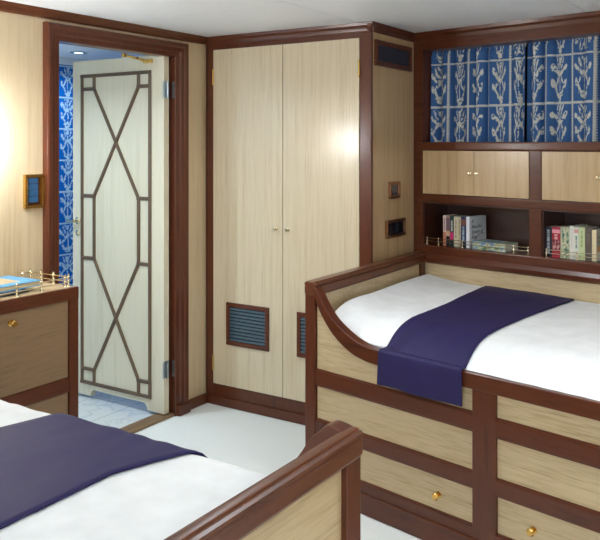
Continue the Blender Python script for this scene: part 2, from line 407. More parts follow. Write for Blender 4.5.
obj('keyhole_plate', bm, brass_pale, dr)
for z in (1.782, 0.262):
    bm = bmesh.new()
    box(bm, LX1 - 0.008, LX1 + 0.001, LY0 - 0.004, LY1, z - 0.045, z + 0.045, 0.002)
    box(bm, LX1 + 0.006, LX1 + 0.024, DY1 - 0.004, DY1 - 0.001, z - 0.045, z + 0.045, 0.002)
    lathe(bm, [(0.006, -0.047), (0.006, 0.047)], Matrix.Translation((LX1 + 0.008, LY0 + 0.02, z)), 10)
    obj('hinge', bm, steel, dr)
bm = bmesh.new()
A_, B_ = Vector((-0.236, LY0 - 0.075, 1.976)), Vector((-0.122, LY0 - 0.012, 1.940))
tube(bm, [A_, A_.lerp(B_, 0.4), B_], 0.007); lathe(bm, [(0.016, 0), (0.016, 0.02), (0, 0.024)], Matrix.Translation(A_ - Vector((0, 0, 0.012))), 12)
lathe(bm, [(0.014, 0), (0.014, 0.012), (0, 0.014)], Matrix.Translation(A_.lerp(B_, 0.5) - Vector((0, 0, 0.006))), 12)
box(bm, B_.x - 0.03, B_.x + 0.03, LY0 - 0.022, LY0, 1.93, 1.952, 0.004)
obj('door_stay', bm, brass, dr)

# ------------------------------------------------------------------ knobs, louvres
def knob_bm(pos, out, r=0.011, L_=0.024):
    """round turned knob on a small rose; out = unit direction"""
    q = Vector(out).to_track_quat('Z', 'Y').to_matrix().to_4x4(); q.translation = Vector(pos)
    return lathe(bmesh.new(), [(r, 0), (r, 0.002), (r * 0.45, 0.004), (r * 0.40, L_ * 0.5), (r * 0.85, L_ * 0.62), (r * 1.05, L_ * 0.8), (r * 0.8, L_ * 0.97), (0, L_)], q, 16)

# ------------------------------------------------------------------ wardrobe
WW = 1.073
wd = thing('wardrobe', 'tall built-in two-door wardrobe of pale veneer in a mahogany frame', 'wardrobe')
bm = bmesh.new()
box(bm, 0.003, WW, 0.022, 0.60, 0.05, H)
obj('carcass', bm, veneer_shaded, wd)
bm = bmesh.new()
box(bm, 0.002, 0.058, 0.0, 0.03, 0.05, 2.06, 0.006); box(bm, 1.007, WW + 0.003, 0.0, 0.018, 0.05, 2.06, 0.006)
box(bm, 0.05, 1.012, 0.002, 0.03, 2.025, 2.06, 0.004); box(bm, 0.05, 1.012, 0.002, 0.03, 0.05, 0.118, 0.004)
obj('face_frame', bm, mahogany, wd)
bm = bmesh.new()
CR = [(0.01, 2.052), (-0.004, 2.052), (-0.008, 2.060), (-0.010, 2.075), (-0.020, 2.084), (-0.024, H - 0.001), (0.01, H - 0.001)]
prism(bm, CR, lambda u, v, d: Vector((d, u, v)), 0.003, WW + 0.02)
prism(bm, CR, lambda u, v, d: Vector((WW - u, d, v)), -0.022, 0.5)
obj('cornice', bm, mahogany_h, wd)
bm = bmesh.new(); box(bm, 0.003, WW + 0.006, -0.012, 0.03, 0.0, 0.052, 0.006)
obj('plinth', bm, mahogany_h, wd)
for k, (x0, x1, kx, vx) in enumerate(((0.059, 0.537, 0.492, 0.159), (0.541, 1.006, 0.573, 0.635))):
    d_ = obj('door', Box(x0, x1, -0.003, 0.02, 0.120, 2.024, 0.002), veneer_v, wd)
    obj('knob', knob_bm((kx, -0.003, 1.028), (0, -1, 0)), brass_pale, d_)
    z0, z1, w = 0.356, 0.595, 0.292
    bm = bmesh.new(); f = 0.024
    for a in ((vx, vx + w, z0, z0 + f), (vx, vx + w, z1 - f, z1), (vx, vx + f, z0 + f, z1 - f), (vx + w - f, vx + w, z0 + f, z1 - f)):
        box(bm, a[0], a[1], -0.014, -0.002, a[2], a[3], 0.003)
    obj('vent_frame', bm, mahogany_h, d_)
    obj('vent_recess', Box(vx + 0.02, vx + w - 0.02, -0.0045, -0.0032, z0 + 0.02, z1 - 0.02), black, d_)
    bm = bmesh.new(); n = 10
    for i in range(n):
        zc = z0 + f + (i + 0.5) * (z1 - z0 - 2 * f) / n
        prism(bm, [(-0.0125, zc - 0.0065), (-0.011, zc - 0.0075), (-0.0048, zc + 0.0045), (-0.0055, zc + 0.0065)], lambda u, v, d: Vector((d, u, v)), vx + f, vx + w - f)
    obj('vent_slats', bm, teal, d_, smooth=False)
    for z in (1.87, 0.24):
        hx = x0 if k == 0 else x1
        obj('hinge', lathe(bmesh.new(), [(0.0045, -0.045), (0.0045, 0.045)], Matrix.Translation((hx, -0.005, z)), 8), brass, d_)

# things on the wardrobe's side
def frame_y(bm, x0, x1, y0, y1, z0, z1, f, bev=0.003):
    for a in ((y0, y1, z0, z0 + f), (y0, y1, z1 - f, z1), (y0, y0 + f, z0 + f, z1 - f), (y1 - f, y1, z0 + f, z1 - f)):
        box(bm, x0, x1, a[0], a[1], a[2], a[3], bev)
    return bm
X1 = WW + 0.0005
v = thing('air_vent', 'dark wood framed air vent with navy upright slats high on wardrobe side', 'vent', (X1, 0.262, 1.885))
obj('frame', frame_y(bmesh.new(), 0, 0.014, -0.230, 0.196, 0, 0.132, 0.026), mahogany_h, v)
obj('recess', Box(0.0, 0.002, -0.21, 0.175, 0.02, 0.112), black, v)
bm = bmesh.new()
for i in range(20):
    y = -0.200 + i * 0.0187
    prism(bm, [(0.003, y - 0.004), (0.009, y + 0.004), (0.010, y + 0.002), (0.004, y - 0.006)], lambda u, w, d: Vector((u, w, d)), 0.024, 0.108)
obj('slats', bm, navy_vent, v, smooth=False)
v = thing('light_switch', 'small copper-framed light switch above the socket on wardrobe side', 'light switch', (X1, 0.25, 1.2))
obj('bezel', frame_y(bmesh.new(), 0, 0.016, -0.064, 0.060, 0, 0.088, 0.017, 0.004), copper, v)
obj('rocker', Box(0, 0.009, -0.05, 0.046, 0.015, 0.073, 0.003), socket_blue, v)
obj('backing_pad', Box(-0.0003, 0.004, -0.115, 0.064, -0.004, 0.092, 0.002), base_mat('pale_pad', (190, 164, 128), 0.5), v)
v = thing('power_socket', 'wide copper-framed double socket just above the bed end board', 'socket', (X1, 0.268, 0.994))
obj('bezel', frame_y(bmesh.new(), 0, 0.014, -0.112, 0.112, 0, 0.094, 0.016, 0.004), copper, v)
obj('socket_face', Box(0, 0.006, -0.1, 0.1, 0.012, 0.082, 0.002), socket_blue, v)
for y in (-0.05, 0.05):
    obj('socket_insert', Box(0.005, 0.010, y - 0.03, y + 0.03, 0.022, 0.072, 0.003), black, v)

# brass switch panel beside the door
v = thing('switch_panel', 'brass framed panel of four switches with a painted blue reflection on left wall beside the door', 'switch panel', (0.0005, -1.2, 1.2))
obj('bezel', frame_y(bmesh.new(), 0, 0.018, -0.056, 0.051, 0, 0.152, 0.015, 0.004), brass, v)
obj('face_plate', Box(0, 0.006, -0.045, 0.04, 0.012, 0.14, 0.001), base_mat('bronze_plate', (120, 84, 50), 0.2, 0.8), v)
for i in range(4):
    obj('switch', Box(0.005, 0.012, -0.034, 0.018, 0.026 + i * 0.028, 0.0525 + i * 0.028, 0.0015), switch_blue_reflect, v)

# ------------------------------------------------------------------ window side: built-in cabinet, frame-local coordinates (s, t, z)
cb = thing('wall_cabinet', 'built-in mahogany cabinet with veneer doors and two bookshelves below curtained window', 'cabinet', (WO.x, WO.y, 0), -AW)
SE = 2.72
bm = bmesh.new()
box(bm, -0.006, 0.055, 0.0, 0.26, 0.60, 2.02, 0.006)                      # corner stile
box(bm, -0.005, SE, -0.001, 0.26, 2.0, 2.06, 0.005)                          # head rail
box(bm, 0.02, SE, -0.008, 0.26, 1.452, 1.498, 0.010)                     # window sill
box(bm, 0.02, SE, -0.003, 0.26, 1.168, 1.214, 0.007)                     # rail under the doors
for a, b_ in ((0.694, 0.759), (1.388, 1.452), (2.082, 2.146), (2.68, SE)):
    box(bm, a, b_, 0.0, 0.25, 0.90, 1.46, 0.006)
box(bm, 0.02, SE, -0.004, 0.26, 0.885, 0.936, 0.012)                     # shelf board
obj('frame', bm, mahogany_h, cb)
bm = bmesh.new()
prism(bm, [(0.03, 2.05), (-0.004, 2.05), (-0.008, 2.058), (-0.010, 2.072), (-0.022, 2.082), (-0.026, H - 0.001), (0.03, H - 0.001)], lambda u, v, d: Vector((d, u, v)), 0.0, SE)
obj('cornice', bm, mahogany_h, cb)
bm = bmesh.new()
prism(bm, [(0.03, 0.838), (-0.002, 0.838), (-0.012, 0.846), (-0.016, 0.866), (-0.008, 0.884), (0.002, 0.893), (0.03, 0.893)], lambda u, v, d: Vector((d, u, v)), 0.004, SE)
box(bm, 0.006, 0.064, -0.004, 0.03, 0.50, 0.845, 0.005)
obj('bed_rail_moulding', bm, mahogany_h, cb)
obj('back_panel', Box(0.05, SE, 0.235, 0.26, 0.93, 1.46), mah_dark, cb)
obj('lower_panel', Box(0.06, SE, 0.004, 0.03, 0.45, 0.842), veneer_h, cb)
bm = bmesh.new()
for a, b_ in ((0.055, 0.694), (0.759, 1.388), (1.452, 2.082), (2.146, 2.68)):
    box(bm, a + 0.0, a + 0.006, 0.01, 0.235, 0.936, 1.168); box(bm, b_ - 0.006, b_, 0.01, 0.235, 0.936, 1.168); box(bm, a, b_, 0.01, 0.235, 1.16, 1.169)
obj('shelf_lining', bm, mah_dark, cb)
for a, b_, kx in ((0.0575, 0.379, 0.357), (0.381, 0.692, 0.399), (0.761, 1.073, 1.045), (1.075, 1.386, 1.100), (1.454, 1.766, 1.74), (1.768, 2.080, 1.79), (2.148, 2.41, 2.39), (2.412, 2.678, 2.43)):
    d_ = obj('door', Box(a, b_, 0.001, 0.02, 1.2155, 1.4505, 0.002), veneer_shaded, cb)
    obj('knob', knob_bm((kx, 0.001, 1.332), (0, -1, 0), 0.009, 0.02), brass_pale, d_)
def gallery(s0, s1, posts, z=0.936, t=0.018):
    g = obj('gallery_rail', tube(tube(bmesh.new(), [(s0, t, z + 0.036), (s1, t, z + 0.036)], 0.0019, 6), [(s0, t, z + 0.019), (s1, t, z + 0.019)], 0.0019, 6), brass_pale, cb)
    for s in posts:
        obj('rail_post', lathe(bmesh.new(), [(0.0065, 0), (0.0035, 0.004), (0.0025, 0.015), (0.0042, 0.019), (0.0025, 0.023), (0.0025, 0.032), (0.0045, 0.036), (0.003, 0.041), (0, 0.043)], Matrix.Translation((s, t, z)), 10), brass_pale, g)
gallery(0.074, 0.680, (0.074, 0.148, 0.30, 0.45, 0.60, 0.680))
gallery(0.776, 1.372, (0.776, 0.93, 1.08, 1.23, 1.372))

# ---- curtains
CELL_W, CELL_H = 0.205, 0.236
def curtain(name, s0, s1, label, full, seed):
    L_ = s1 - s0; cloth = L_ * full; rnd = random.Random(seed)
    ph = [rnd.uniform(0, 6.28) for _ in range(5)]
    z0, z1 = 1.4985, 2.022; T0 = 0.118
    nw = max(4, int(L_ / 0.066))
    def fold(u):
        w = u + 0.010 * sin(2 * pi * u * 3 + ph[0]) + 0.006 * sin(2 * pi * u * 7 + ph[1])
        k = nw * w + ph[2]; lobe = abs(sin(pi * k)) ** 0.62
        return lobe * (0.62 + 0.38 * sin(1.7 * math.floor(k) + ph[3])), w
    def pos(u, v):
        f, w = fold(u)
        pinch = 1 - v
        amp = 0.058 * (0.72 + 0.28 * pinch)
        if v > 0.93: amp *= 0.75
        t = T0 - amp * f + 0.003 * sin(2 * pi * nw * 2 * u + ph[4]) * (1 if v > 0.8 else 0.4)
        s = s0 + L_ * u + 0.004 * sin(2 * pi * (nw * w + ph[2])) * (0.4 + 0.6 * pinch)
        return (s, t, z0 + (z1 - z0) * v)
    def pat(u, v):
        z = z0 + (z1 - z0) * v; a = u * cloth
        ca = a / CELL_W + 0.08; cz = (z - (1.925 - 3 * CELL_H)) / CELL_H
        cu, cv = math.floor(ca), math.floor(cz); uu, vv = ca - cu, cz - cv
        if vv < 0.022 or vv > 0.978: return 0.92
        edge = min(uu, 1 - uu) * CELL_W
        if edge < 0.0055: return 0.95
        if edge < 0.0095: return 0.9 if (z * 80) % 1 < 0.5 else 0.0
        return float(vary((uu - 0.06) / 0.88, (vv - 0.05) / 0.9, cu + seed, cv))
    o = pattern_grid(int(cloth / 0.0024), int((z1 - z0) / 0.0030), pos, pat, name, curtain_m, None, (WO.x, WO.y, 0), -AW)
    return tag(o, label, 'curtain', None)
curtain('curtain', 0.058, 0.632, 'blue curtain with white floral squares, left of the parting', 1.70, 3)
curtain('curtain', 0.628, 1.40, 'blue curtain with white floral squares, right of the parting', 1.65, 11)
t = thing('curtain_rod', 'slim brass curtain rod along the top of the window recess', 'curtain rod', (WO.x, WO.y, 0), -AW)
obj('rod', tube(bmesh.new(), [(0.056, 0.135, 2.012 - 0.02), (1.6, 0.135, 2.012 - 0.02)], 0.006), brass, t)

# ---- books on the shelves
MC = {}
def cmat(rgb, rough=0.45):
    k = tuple(rgb)
    if k not in MC: MC[k] = base_mat('book_cover_%d_%d_%d' % k, rgb, rough, 0, 0.1)
    return MC[k]
def win_root(name, label, cat, s, t, z, group, rz=0):
    p = win_pt(s, t, z); return thing(name, label, cat, p, -AW + rz, group)
def book(s, th, h, d, rgb, label, group, bands=(), ticks=None, cover_rgb=None, t=0.034, tick_rgb=(230, 226, 214), rz=0, art=()):
    """upright book, spine to the room; bands: (z0, z1, rgb) on the spine as fractions; art: on the right-hand cover"""
    r = win_root('book', label, 'book', s, t, 0.9365, group, rz)
    bm = bmesh.new(); c = 0.0013
    prism(bm, [(0.0, 0.003), (th * 0.25, 0.0006), (th * 0.5, 0.0), (th * 0.75, 0.0006), (th, 0.003), (th, d), (th - c, d), (th - c, 0.006), (c, 0.006), (c, d), (0, d)], lambda u, v, q: Vector((u, v, q)), 0, h)
    obj('cover', bm, cmat(cover_rgb or rgb), r, smooth=False)
    obj('spine_face', Box(0.0003, th - 0.0003, -0.0006, 0.0028, 0.0004, h - 0.0004, 0.0003), cmat(rgb), r)
    obj('pages', Box(c, th - c, 0.0065, d - 0.003, 0.002, h - 0.002), page_m, r)
    for z0, z1, col in bands:
        obj('spine_panel', Box(0.0006, th - 0.0006, -0.0011, 0.002, h * z0, h * z1), cmat(col), r)
    if ticks:
        bm = bmesh.new(); rnd = random.Random(int(s * 1000)); z = ticks[0] * h
        while z < ticks[1] * h:
            l_ = rnd.uniform(0.002, 0.0045); box(bm, th * 0.32, th * 0.68, -0.0016, 0, z, z + l_); z += l_ + rnd.choice((0.0012, 0.0012, 0.004))
        obj('spine_lettering', bm, cmat(tick_rgb), r)
    for y0, y1, z0, z1, col in art:
        obj('cover_panel', Box(th - 0.0004, th + 0.0006, d * y0, d * y1, h * z0, h * z1), cmat(col), r)
    return r
G1, G2 = 'books on the left shelf', 'books on the right shelf'
s = 0.168
for th, h, d, kw in (
    (0.018, 0.163, 0.112, dict(rgb=(226, 206, 196), label='pale pink paperback standing leftmost on the left shelf', bands=((0.0, 0.45, (206, 128, 104)),), ticks=(0.5, 0.9), tick_rgb=(150, 90, 80))),
    (0.024, 0.162, 0.112, dict(rgb=(186, 150, 126), label='tan and black paperback second from left on left shelf', bands=((0.0, 0.32, (34, 32, 40)), (0.34, 0.5, (214, 178, 134)), (0.5, 0.95, (118, 92, 104))))),
    (0.023, 0.163, 0.112, dict(rgb=(28, 62, 58), label='dark green paperback with a pink spine panel', bands=((0.22, 0.46, (198, 44, 108)),), ticks=(0.5, 0.85))),
    (0.025, 0.161, 0.112, dict(rgb=(216, 206, 178), label='cream paperback beside the green and pink spine', ticks=(0.3, 0.9), tick_rgb=(150, 130, 96))),
    (0.017, 0.160, 0.112, dict(rgb=(204, 192, 160), label='thin beige paperback left of the navy spine', ticks=(0.4, 0.9), tick_rgb=(140, 120, 90))),
    (0.031, 0.162, 0.112, dict(rgb=(28, 50, 92), label='navy paperback with a small portrait on its spine', bands=((0.72, 0.92, (120, 74, 62)), (0.0, 0.12, (24, 66, 60))), ticks=(0.2, 0.66), tick_rgb=(170, 196, 206)))):
    book(s, th, h, d, group=G1, **kw); s += th + 0.0012
wb = book(s, 0.021, 0.165, 0.165, rgb=(222, 224, 228), cover_rgb=(216, 218, 222), label='white book with black handwriting on its cover', group=G1)

def text_part(body, size, mat, parent, name, mw):
    cu = bpy.data.curves.new('txt', 'FONT'); cu.body = body; cu.size = size; cu.shear = 0.35; cu.space_line = 1.0; cu.extrude = 0.0003
    to = bpy.data.objects.new('txt', cu); COL.objects.link(to); bpy.context.view_layer.update()
    me = bpy.data.meshes.new_from_object(to.evaluated_get(bpy.context.evaluated_depsgraph_get()))
    bpy.data.objects.remove(to); me.name = name; me.transform(mw)
    me.materials.clear(); me.materials.append(mat)
    o = bpy.data.objects.new(name, me); COL.objects.link(o); o.parent = parent
    return o
# writing runs away from the room on the right-hand cover: text x -> +t, text y -> +z
mw = Matrix(((0, 0, 1, 0.0214), (1, 0, 0, 0.018), (0, 1, 0, 0.130), (0, 0, 0, 1)))
text_part('A\nBeautiful\nSystem of\nKing', 0.028, ink, wb, 'cover_writing', mw)
bm = tube(bmesh.new(), [(0.0214, 0.06, 0.045), (0.0214, 0.08, 0.062), (0.0214, 0.11, 0.070), (0.0214, 0.14, 0.071)], 0.0012, 5)
obj('cover_flourish', bm, ink, wb)
# thick landscape-covered book lying flat
r = win_root('book', 'thick blue and green landscape paperback lying flat beside the white book', 'book', 0.352, 0.034, 0.9365, G1, radians(-3))
bm = bmesh.new(); prism(bm, [(0, 0), (0, 0.04), (0.12, 0.04), (0.12, 0.0385), (0.0015, 0.0385), (0.0015, 0.0015), (0.12, 0.0015), (0.12, 0)], lambda u, v, d: Vector((d, u, v)), 0, 0.20)
land = noise_mat('landscape_print', [(0.28, (58, 108, 168)), (0.42, (110, 160, 190)), (0.52, (206, 208, 176)), (0.62, (112, 142, 72)), (0.75, (70, 120, 150))], (22, 40, 40), 0.4, 0.2)
obj('cover', bm, land, r, smooth=False); obj('pages', Box(0.002, 0.198, 0.002, 0.118, 0.0017, 0.0383), page_m, r)
s = 0.7625
for th, h, d, kw in (
    (0.034, 0.146, 0.11, dict(rgb=(22, 26, 40), label='black book with pale lettering leftmost on the right shelf', ticks=(0.12, 0.92), tick_rgb=(176, 182, 186))),
    (0.042, 0.147, 0.112, dict(rgb=(166, 28, 50), label='thick red book with a dark picture on the spine', bands=((0.22, 0.58, (96, 40, 48)), (0.8, 0.92, (226, 150, 160))), ticks=(0.6, 0.74), tick_rgb=(232, 180, 176))),
    (0.044, 0.150, 0.114, dict(rgb=(184, 184, 150), label='thick book with green and cream foliage spine', bands=())),
    (0.022, 0.158, 0.150, dict(rgb=(230, 226, 214), label='white book standing taller than its neighbours, right shelf', ticks=(0.3, 0.9), tick_rgb=(206, 200, 186))),
    (0.022, 0.154, 0.12, dict(rgb=(222, 224, 208), label='white paperback with green lettering on its spine', ticks=(0.35, 0.72), tick_rgb=(58, 112, 82), bands=((0.82, 0.93, (214, 150, 140)),))),
    (0.029, 0.155, 0.12, dict(rgb=(204, 214, 160), label='pale green paperback beside the grey-brown book', ticks=(0.4, 0.9), tick_rgb=(150, 160, 110))),
    (0.031, 0.154, 0.12, dict(rgb=(98, 86, 76), label='grey-brown book between pale green and cream books', ticks=(0.5, 0.8), tick_rgb=(120, 106, 94))),
    (0.022, 0.148, 0.125, dict(rgb=(224, 206, 164), cover_rgb=(168, 166, 148), label='cream-spined book with a grey landscape cover, rightmost', art=((0.05, 0.95, 0.30, 0.46, (196, 150, 92)), (0.05, 0.95, 0.02, 0.29, (212, 210, 200)), (0.1, 0.9, 0.6, 0.63, (120, 116, 104)), (0.1, 0.8, 0.74, 0.77, (120, 116, 104)))))):
    k = book(s, th, h, d, group=G2, **kw); s += th + 0.0015
    if 'foliage' in kw['label']:
        fol = noise_mat('foliage_print', [(0.35, (46, 74, 84)), (0.45, (120, 150, 118)), (0.55, (214, 206, 170)), (0.68, (90, 128, 92))], (50, 50, 40), 0.45)
        obj('spine_picture', Box(0.006, th - 0.001, -0.0012, 0.002, h * 0.02, h * 0.98), fol, k)
    if 'thick red' in kw['label']:
        red = noise_mat('red_print', [(0.38, (60, 30, 40)), (0.5, (140, 40, 52)), (0.62, (190, 150, 140))], (70, 70, 50), 0.45)
        obj('spine_picture', Box(0.003, th - 0.003, -0.0016, 0.002, h * 0.24, h * 0.56), red, k)

# ------------------------------------------------------------------ beds (local: s along the open side, t inward, z up)
def bed(label, loc, rz, length, width, skew, sw, e1=0.046, e0=-0.012, TOP=0.898, hump=-0.0015):
    """skew: ds per dt of the end board (the hull-side bed is not square)"""
    b = thing('cabin_bed', label, 'bed', (loc[0], loc[1], 0), rz)
    k = 1.0
    R0, R1 = 0.612, 0.670
    P3 = lambda u, v, d: Vector((u, d, v))
    # end board
    def skewed(bm):
        for v in bm.verts: v.co.x += skew * v.co.y
        return bm
    bm = bmesh.new()
    half = [(0.0, -0.060), (-0.005, -0.052), (-0.005, -0.024), (-0.001, -0.019), (-0.006, -0.015), (-0.006, -0.008), (-0.001, -0.004), (0.004, -0.005), (0.006, -0.001), (0.010, 0.0)]
    capp = [(e0 + u, TOP + v) for u, v in half] + [(e1 - u, TOP + v) for u, v in half[::-1]]
    ec = (e0 + e1) / 2
    rings = []
    for t_, ins in ((-0.006, 0.30), (-0.0045, 0.14), (-0.001, 0.04), (0.005, 0.0), (width, 0.0)):
        rings.append([bm.verts.new((ec + (u - ec) * (1 - ins), t_, TOP - 0.03 + (v - TOP + 0.03) * (1 - ins * 0.5))) for u, v in capp])
    nc = len(capp)
    for A, B in zip(rings, rings[1:]):
        for i in range(nc): bm.faces.new((A[i], A[(i + 1) % nc], B[(i + 1) % nc], B[i]))
    bm.faces.new(rings[0]); bm.faces.new(rings[-1][::-1]); bmesh.ops.recalc_face_normals(bm, faces=bm.faces[:])
    eb = obj('end_board_rail', skewed(bm), mahogany_y, b)
    bm = bmesh.new()
    box(bm, e0, e1, width - 0.06, width - 0.002, 0.0, TOP - 0.06, 0.006); box(bm, e0, e1, 0.05, width - 0.05, 0.0, 0.14, 0.006)
    obj('end_board_stile', skewed(bm), mahogany_y, b)
    bm = bmesh.new(); box(bm, e0 + 0.014, e1 - 0.014, 0.03, width - 0.05, 0.12, TOP - 0.055)
    obj('end_board_panel', skewed(bm), veneer_y, b)
    # corner post
    bm = bmesh.new(); box(bm, e0, max(e1, 0.044), -0.003, 0.058, 0.0, TOP - 0.050, 0.006); obj('post', bm, mahogany, b)
    # swooping side rail
    up = [(-0.010, TOP), (0.020, TOP + 0.001), (0.036, TOP - 0.008), (0.052, TOP - 0.030), (0.070, 0.856), (0.090, 0.821), (0.112, 0.793), (0.140, 0.764), (0.175, 0.738), (0.214, 0.716), (0.255, 0.697), (0.300, 0.682), (0.350, 0.673), (0.400, R1), (length, R1)]
    lo = [(length, R0), (0.400, R0), (0.350, 0.613), (0.310, 0.618), (0.265, 0.629), (0.225, 0.645), (0.185, 0.667), (0.150, 0.693), (0.118, 0.724), (0.090, 0.757), (0.066, 0.792), (0.048, 0.828), (0.030, 0.850), (-0.010, 0.850)]
    def smooth(L_, n=5):
        out = []
        for i in range(len(L_) - 1):
            p = [Vector(L_[max(0, i - 1)]), Vector(L_[i]), Vector(L_[i + 1]), Vector(L_[min(len(L_) - 1, i + 2)])]
            for q in range(n if L_[i + 1][0] <= 0.41 and L_[i][0] <= 0.41 else 1):
                f = q / n
                out.append(tuple(0.5 * (2 * p[1] + (p[2] - p[0]) * f + (2 * p[0] - 5 * p[1] + 4 * p[2] - p[3]) * f * f + (3 * p[1] - p[0] - 3 * p[2] + p[3]) * f ** 3)))
        return out + [L_[-1]]
    st = lambda x, a_, b_: max(0, min(1, (x - a_) / (b_ - a_))) ** 2 * (3 - 2 * max(0, min(1, (x - a_) / (b_ - a_))))
    sh = lambda L_: [(u + sw * st(u, 0.0, 0.04) * (1 - st(u, 0.22, 0.40)), min(v, TOP - 0.0015 + (hump + 0.0015) * st(u, 0.004, 0.030))) for u, v in L_]
    x0 = e0 + 0.006; hi_ = TOP + hump
    up = [(x0, hi_), (0.008, hi_), (0.018, hi_), (0.030, hi_ - 0.003), (0.046, hi_ - 0.020), (0.066, 0.856)] + up[5:]
    lo = lo[:-2] + [(0.034, 0.846), (x0, 0.848)]
    ups, los = smooth(sh(up[:-1])) + [up[-1]], [lo[0]] + smooth(sh(lo[1:]))
    bm = bmesh.new(); prism(bm, ups + los, P3, -0.005, 0.040, 0.006, 3)
    obj('side_rail', bm, mahogany_h, b)
    # frame of the drawer side
    for z0, z1 in ((0.462, 0.526), (0.259, 0.316), (0.078, 0.123)):
        bm = bmesh.new(); box(bm, 0.045, length, -0.001, 0.03, z0, z1, 0.007); box(bm, 0.045, length, 0.004, 0.03, z0 - 0.005, z1 + 0.005, 0.004); obj('cross_rail', bm, mahogany_h, b)
    for a, c in ((0.816, 0.912), (1.66, 1.75), (length - 0.06, length)):
        bm = bmesh.new(); box(bm, a, c, -0.002, 0.04, 0.07, R0 + 0.01, 0.006); obj('stile', bm, mahogany, b)
    bm = bmesh.new(); box(bm, -0.014, length, -0.010, 0.03, 0.0, 0.084, 0.008); obj('plinth', bm, mahogany_h, b)
    # panels and drawers
    for i, (a, c) in enumerate(((0.050, 0.817), (0.911, 1.661), (1.749, length - 0.058))):
        if c - a < 0.1: continue
        if i == 0:
            outl = [(a, 0.524), (c, 0.524), (c, 0.62), (0.36, 0.62), (0.27, 0.64), (0.19, 0.676), (0.12, 0.735), (0.07, 0.80), (a, 0.84)]
            bm = bmesh.new(); prism(bm, outl, P3, 0.010, 0.03)
        else: bm = Box(a, c, 0.010, 0.03, 0.524, 0.614)
        obj('panel', bm, veneer_h, b)
        obj('panel', Box(a, c, 0.010, 0.03, 0.314, 0.464), veneer_h, b)
        d_ = obj('drawer_front', Box(a + 0.002, c - 0.002, 0.010, 0.03, 0.121, 0.261), veneer_h, b)
        for kx in ((0.20, 0.666), (1.048, 1.60), (1.79, 1.86))[i][:2 if i < 2 else 1]:
            obj('knob', knob_bm((kx, 0.010, 0.184), (0, -1, 0), 0.013, 0.030), brass, d_)
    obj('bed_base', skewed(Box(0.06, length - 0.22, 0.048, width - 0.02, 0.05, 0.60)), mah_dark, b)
    return b

def zprof(t, zf, zt, run, z_end=None):
    x = max(0.0, min(1.0, t / run)); return zf + (zt - zf) * (1 - (1 - x) ** 2.6)

def duvet(label, loc, rz, length, width, skew, zf, zt, run, seed, rise=0.03):
    ns, nt_ = 110, 60
    def tq(s):
        q = max(0, min(1, (s - 0.40) / 0.10)); return 0.0365 * (1 - q * q * (3 - 2 * q)) if skew else 0.0
    def zs(s, t):
        ss = s - skew * t
        z = zprof(t - (0.012 if skew else 0.004) - tq(s), zf, zt, run)
        z += rise * math.exp(-max(0, ss - 0.06) / 0.14) * min(1, t / 0.12)
        q = min(1, t / 0.2)
        z += q * (0.0045 * noise.noise(Vector((s * 3.1 + seed, t * 3.4, 0.3))) + 0.0028 * noise.noise(Vector((s * 9 + seed, t * 5, 1.3))) + 0.0012 * noise.noise(Vector((s * 25, t * 18, seed))))
        if t < 0.2: z += 0.0025 * sin(s * 46 + 3 * sin(s * 11)) * (1 - t / 0.2) * (t / 0.06 if t < 0.06 else 1)
        return z
    bm = bmesh.new(); g = []
    for j in range(nt_ + 1):
        f = j / nt_; fp = f ** 1.6
        row = []
        for i in range(ns + 1):
            s = 0.068 + (length - 0.07) * i / ns
            q = max(0, min(1, (s - 0.40) / 0.10)); t0 = 0.0485 - 0.0365 * q * q * (3 - 2 * q); t = t0 + (width - t0 - 0.004) * fp
            row.append(bm.verts.new((s + skew * t, t, zs(s + skew * t, t))))
        g.append(row)
    for j in range(nt_):
        for i in range(ns): bm.faces.new((g[j][i], g[j][i + 1], g[j + 1][i + 1], g[j + 1][i]))
    # sides and underside
    ring = g[0] + [r[-1] for r in g[1:]] + g[-1][-2::-1] + [r[0] for r in g[-2:0:-1]]
    midv = [bm.verts.new((v.co.x, max(v.co.y, 0.0490), v.co.z - 0.001)) for v in ring]
    lowv = [bm.verts.new((v.co.x, max(v.co.y, 0.0495), 0.603)) for v in ring]
    n = len(ring)
    for i in range(n):
        for A, B in ((ring, midv), (midv, lowv)): bm.faces.new((A[i], B[i], B[(i + 1) % n], A[(i + 1) % n]))
    bm.faces.new(lowv)
    bmesh.ops.recalc_face_normals(bm, faces=bm.faces[:])
    o = obj('duvet', bm, linen, None, True, (loc[0], loc[1], 0), rz)
    tag(o, label, 'duvet'); return zs

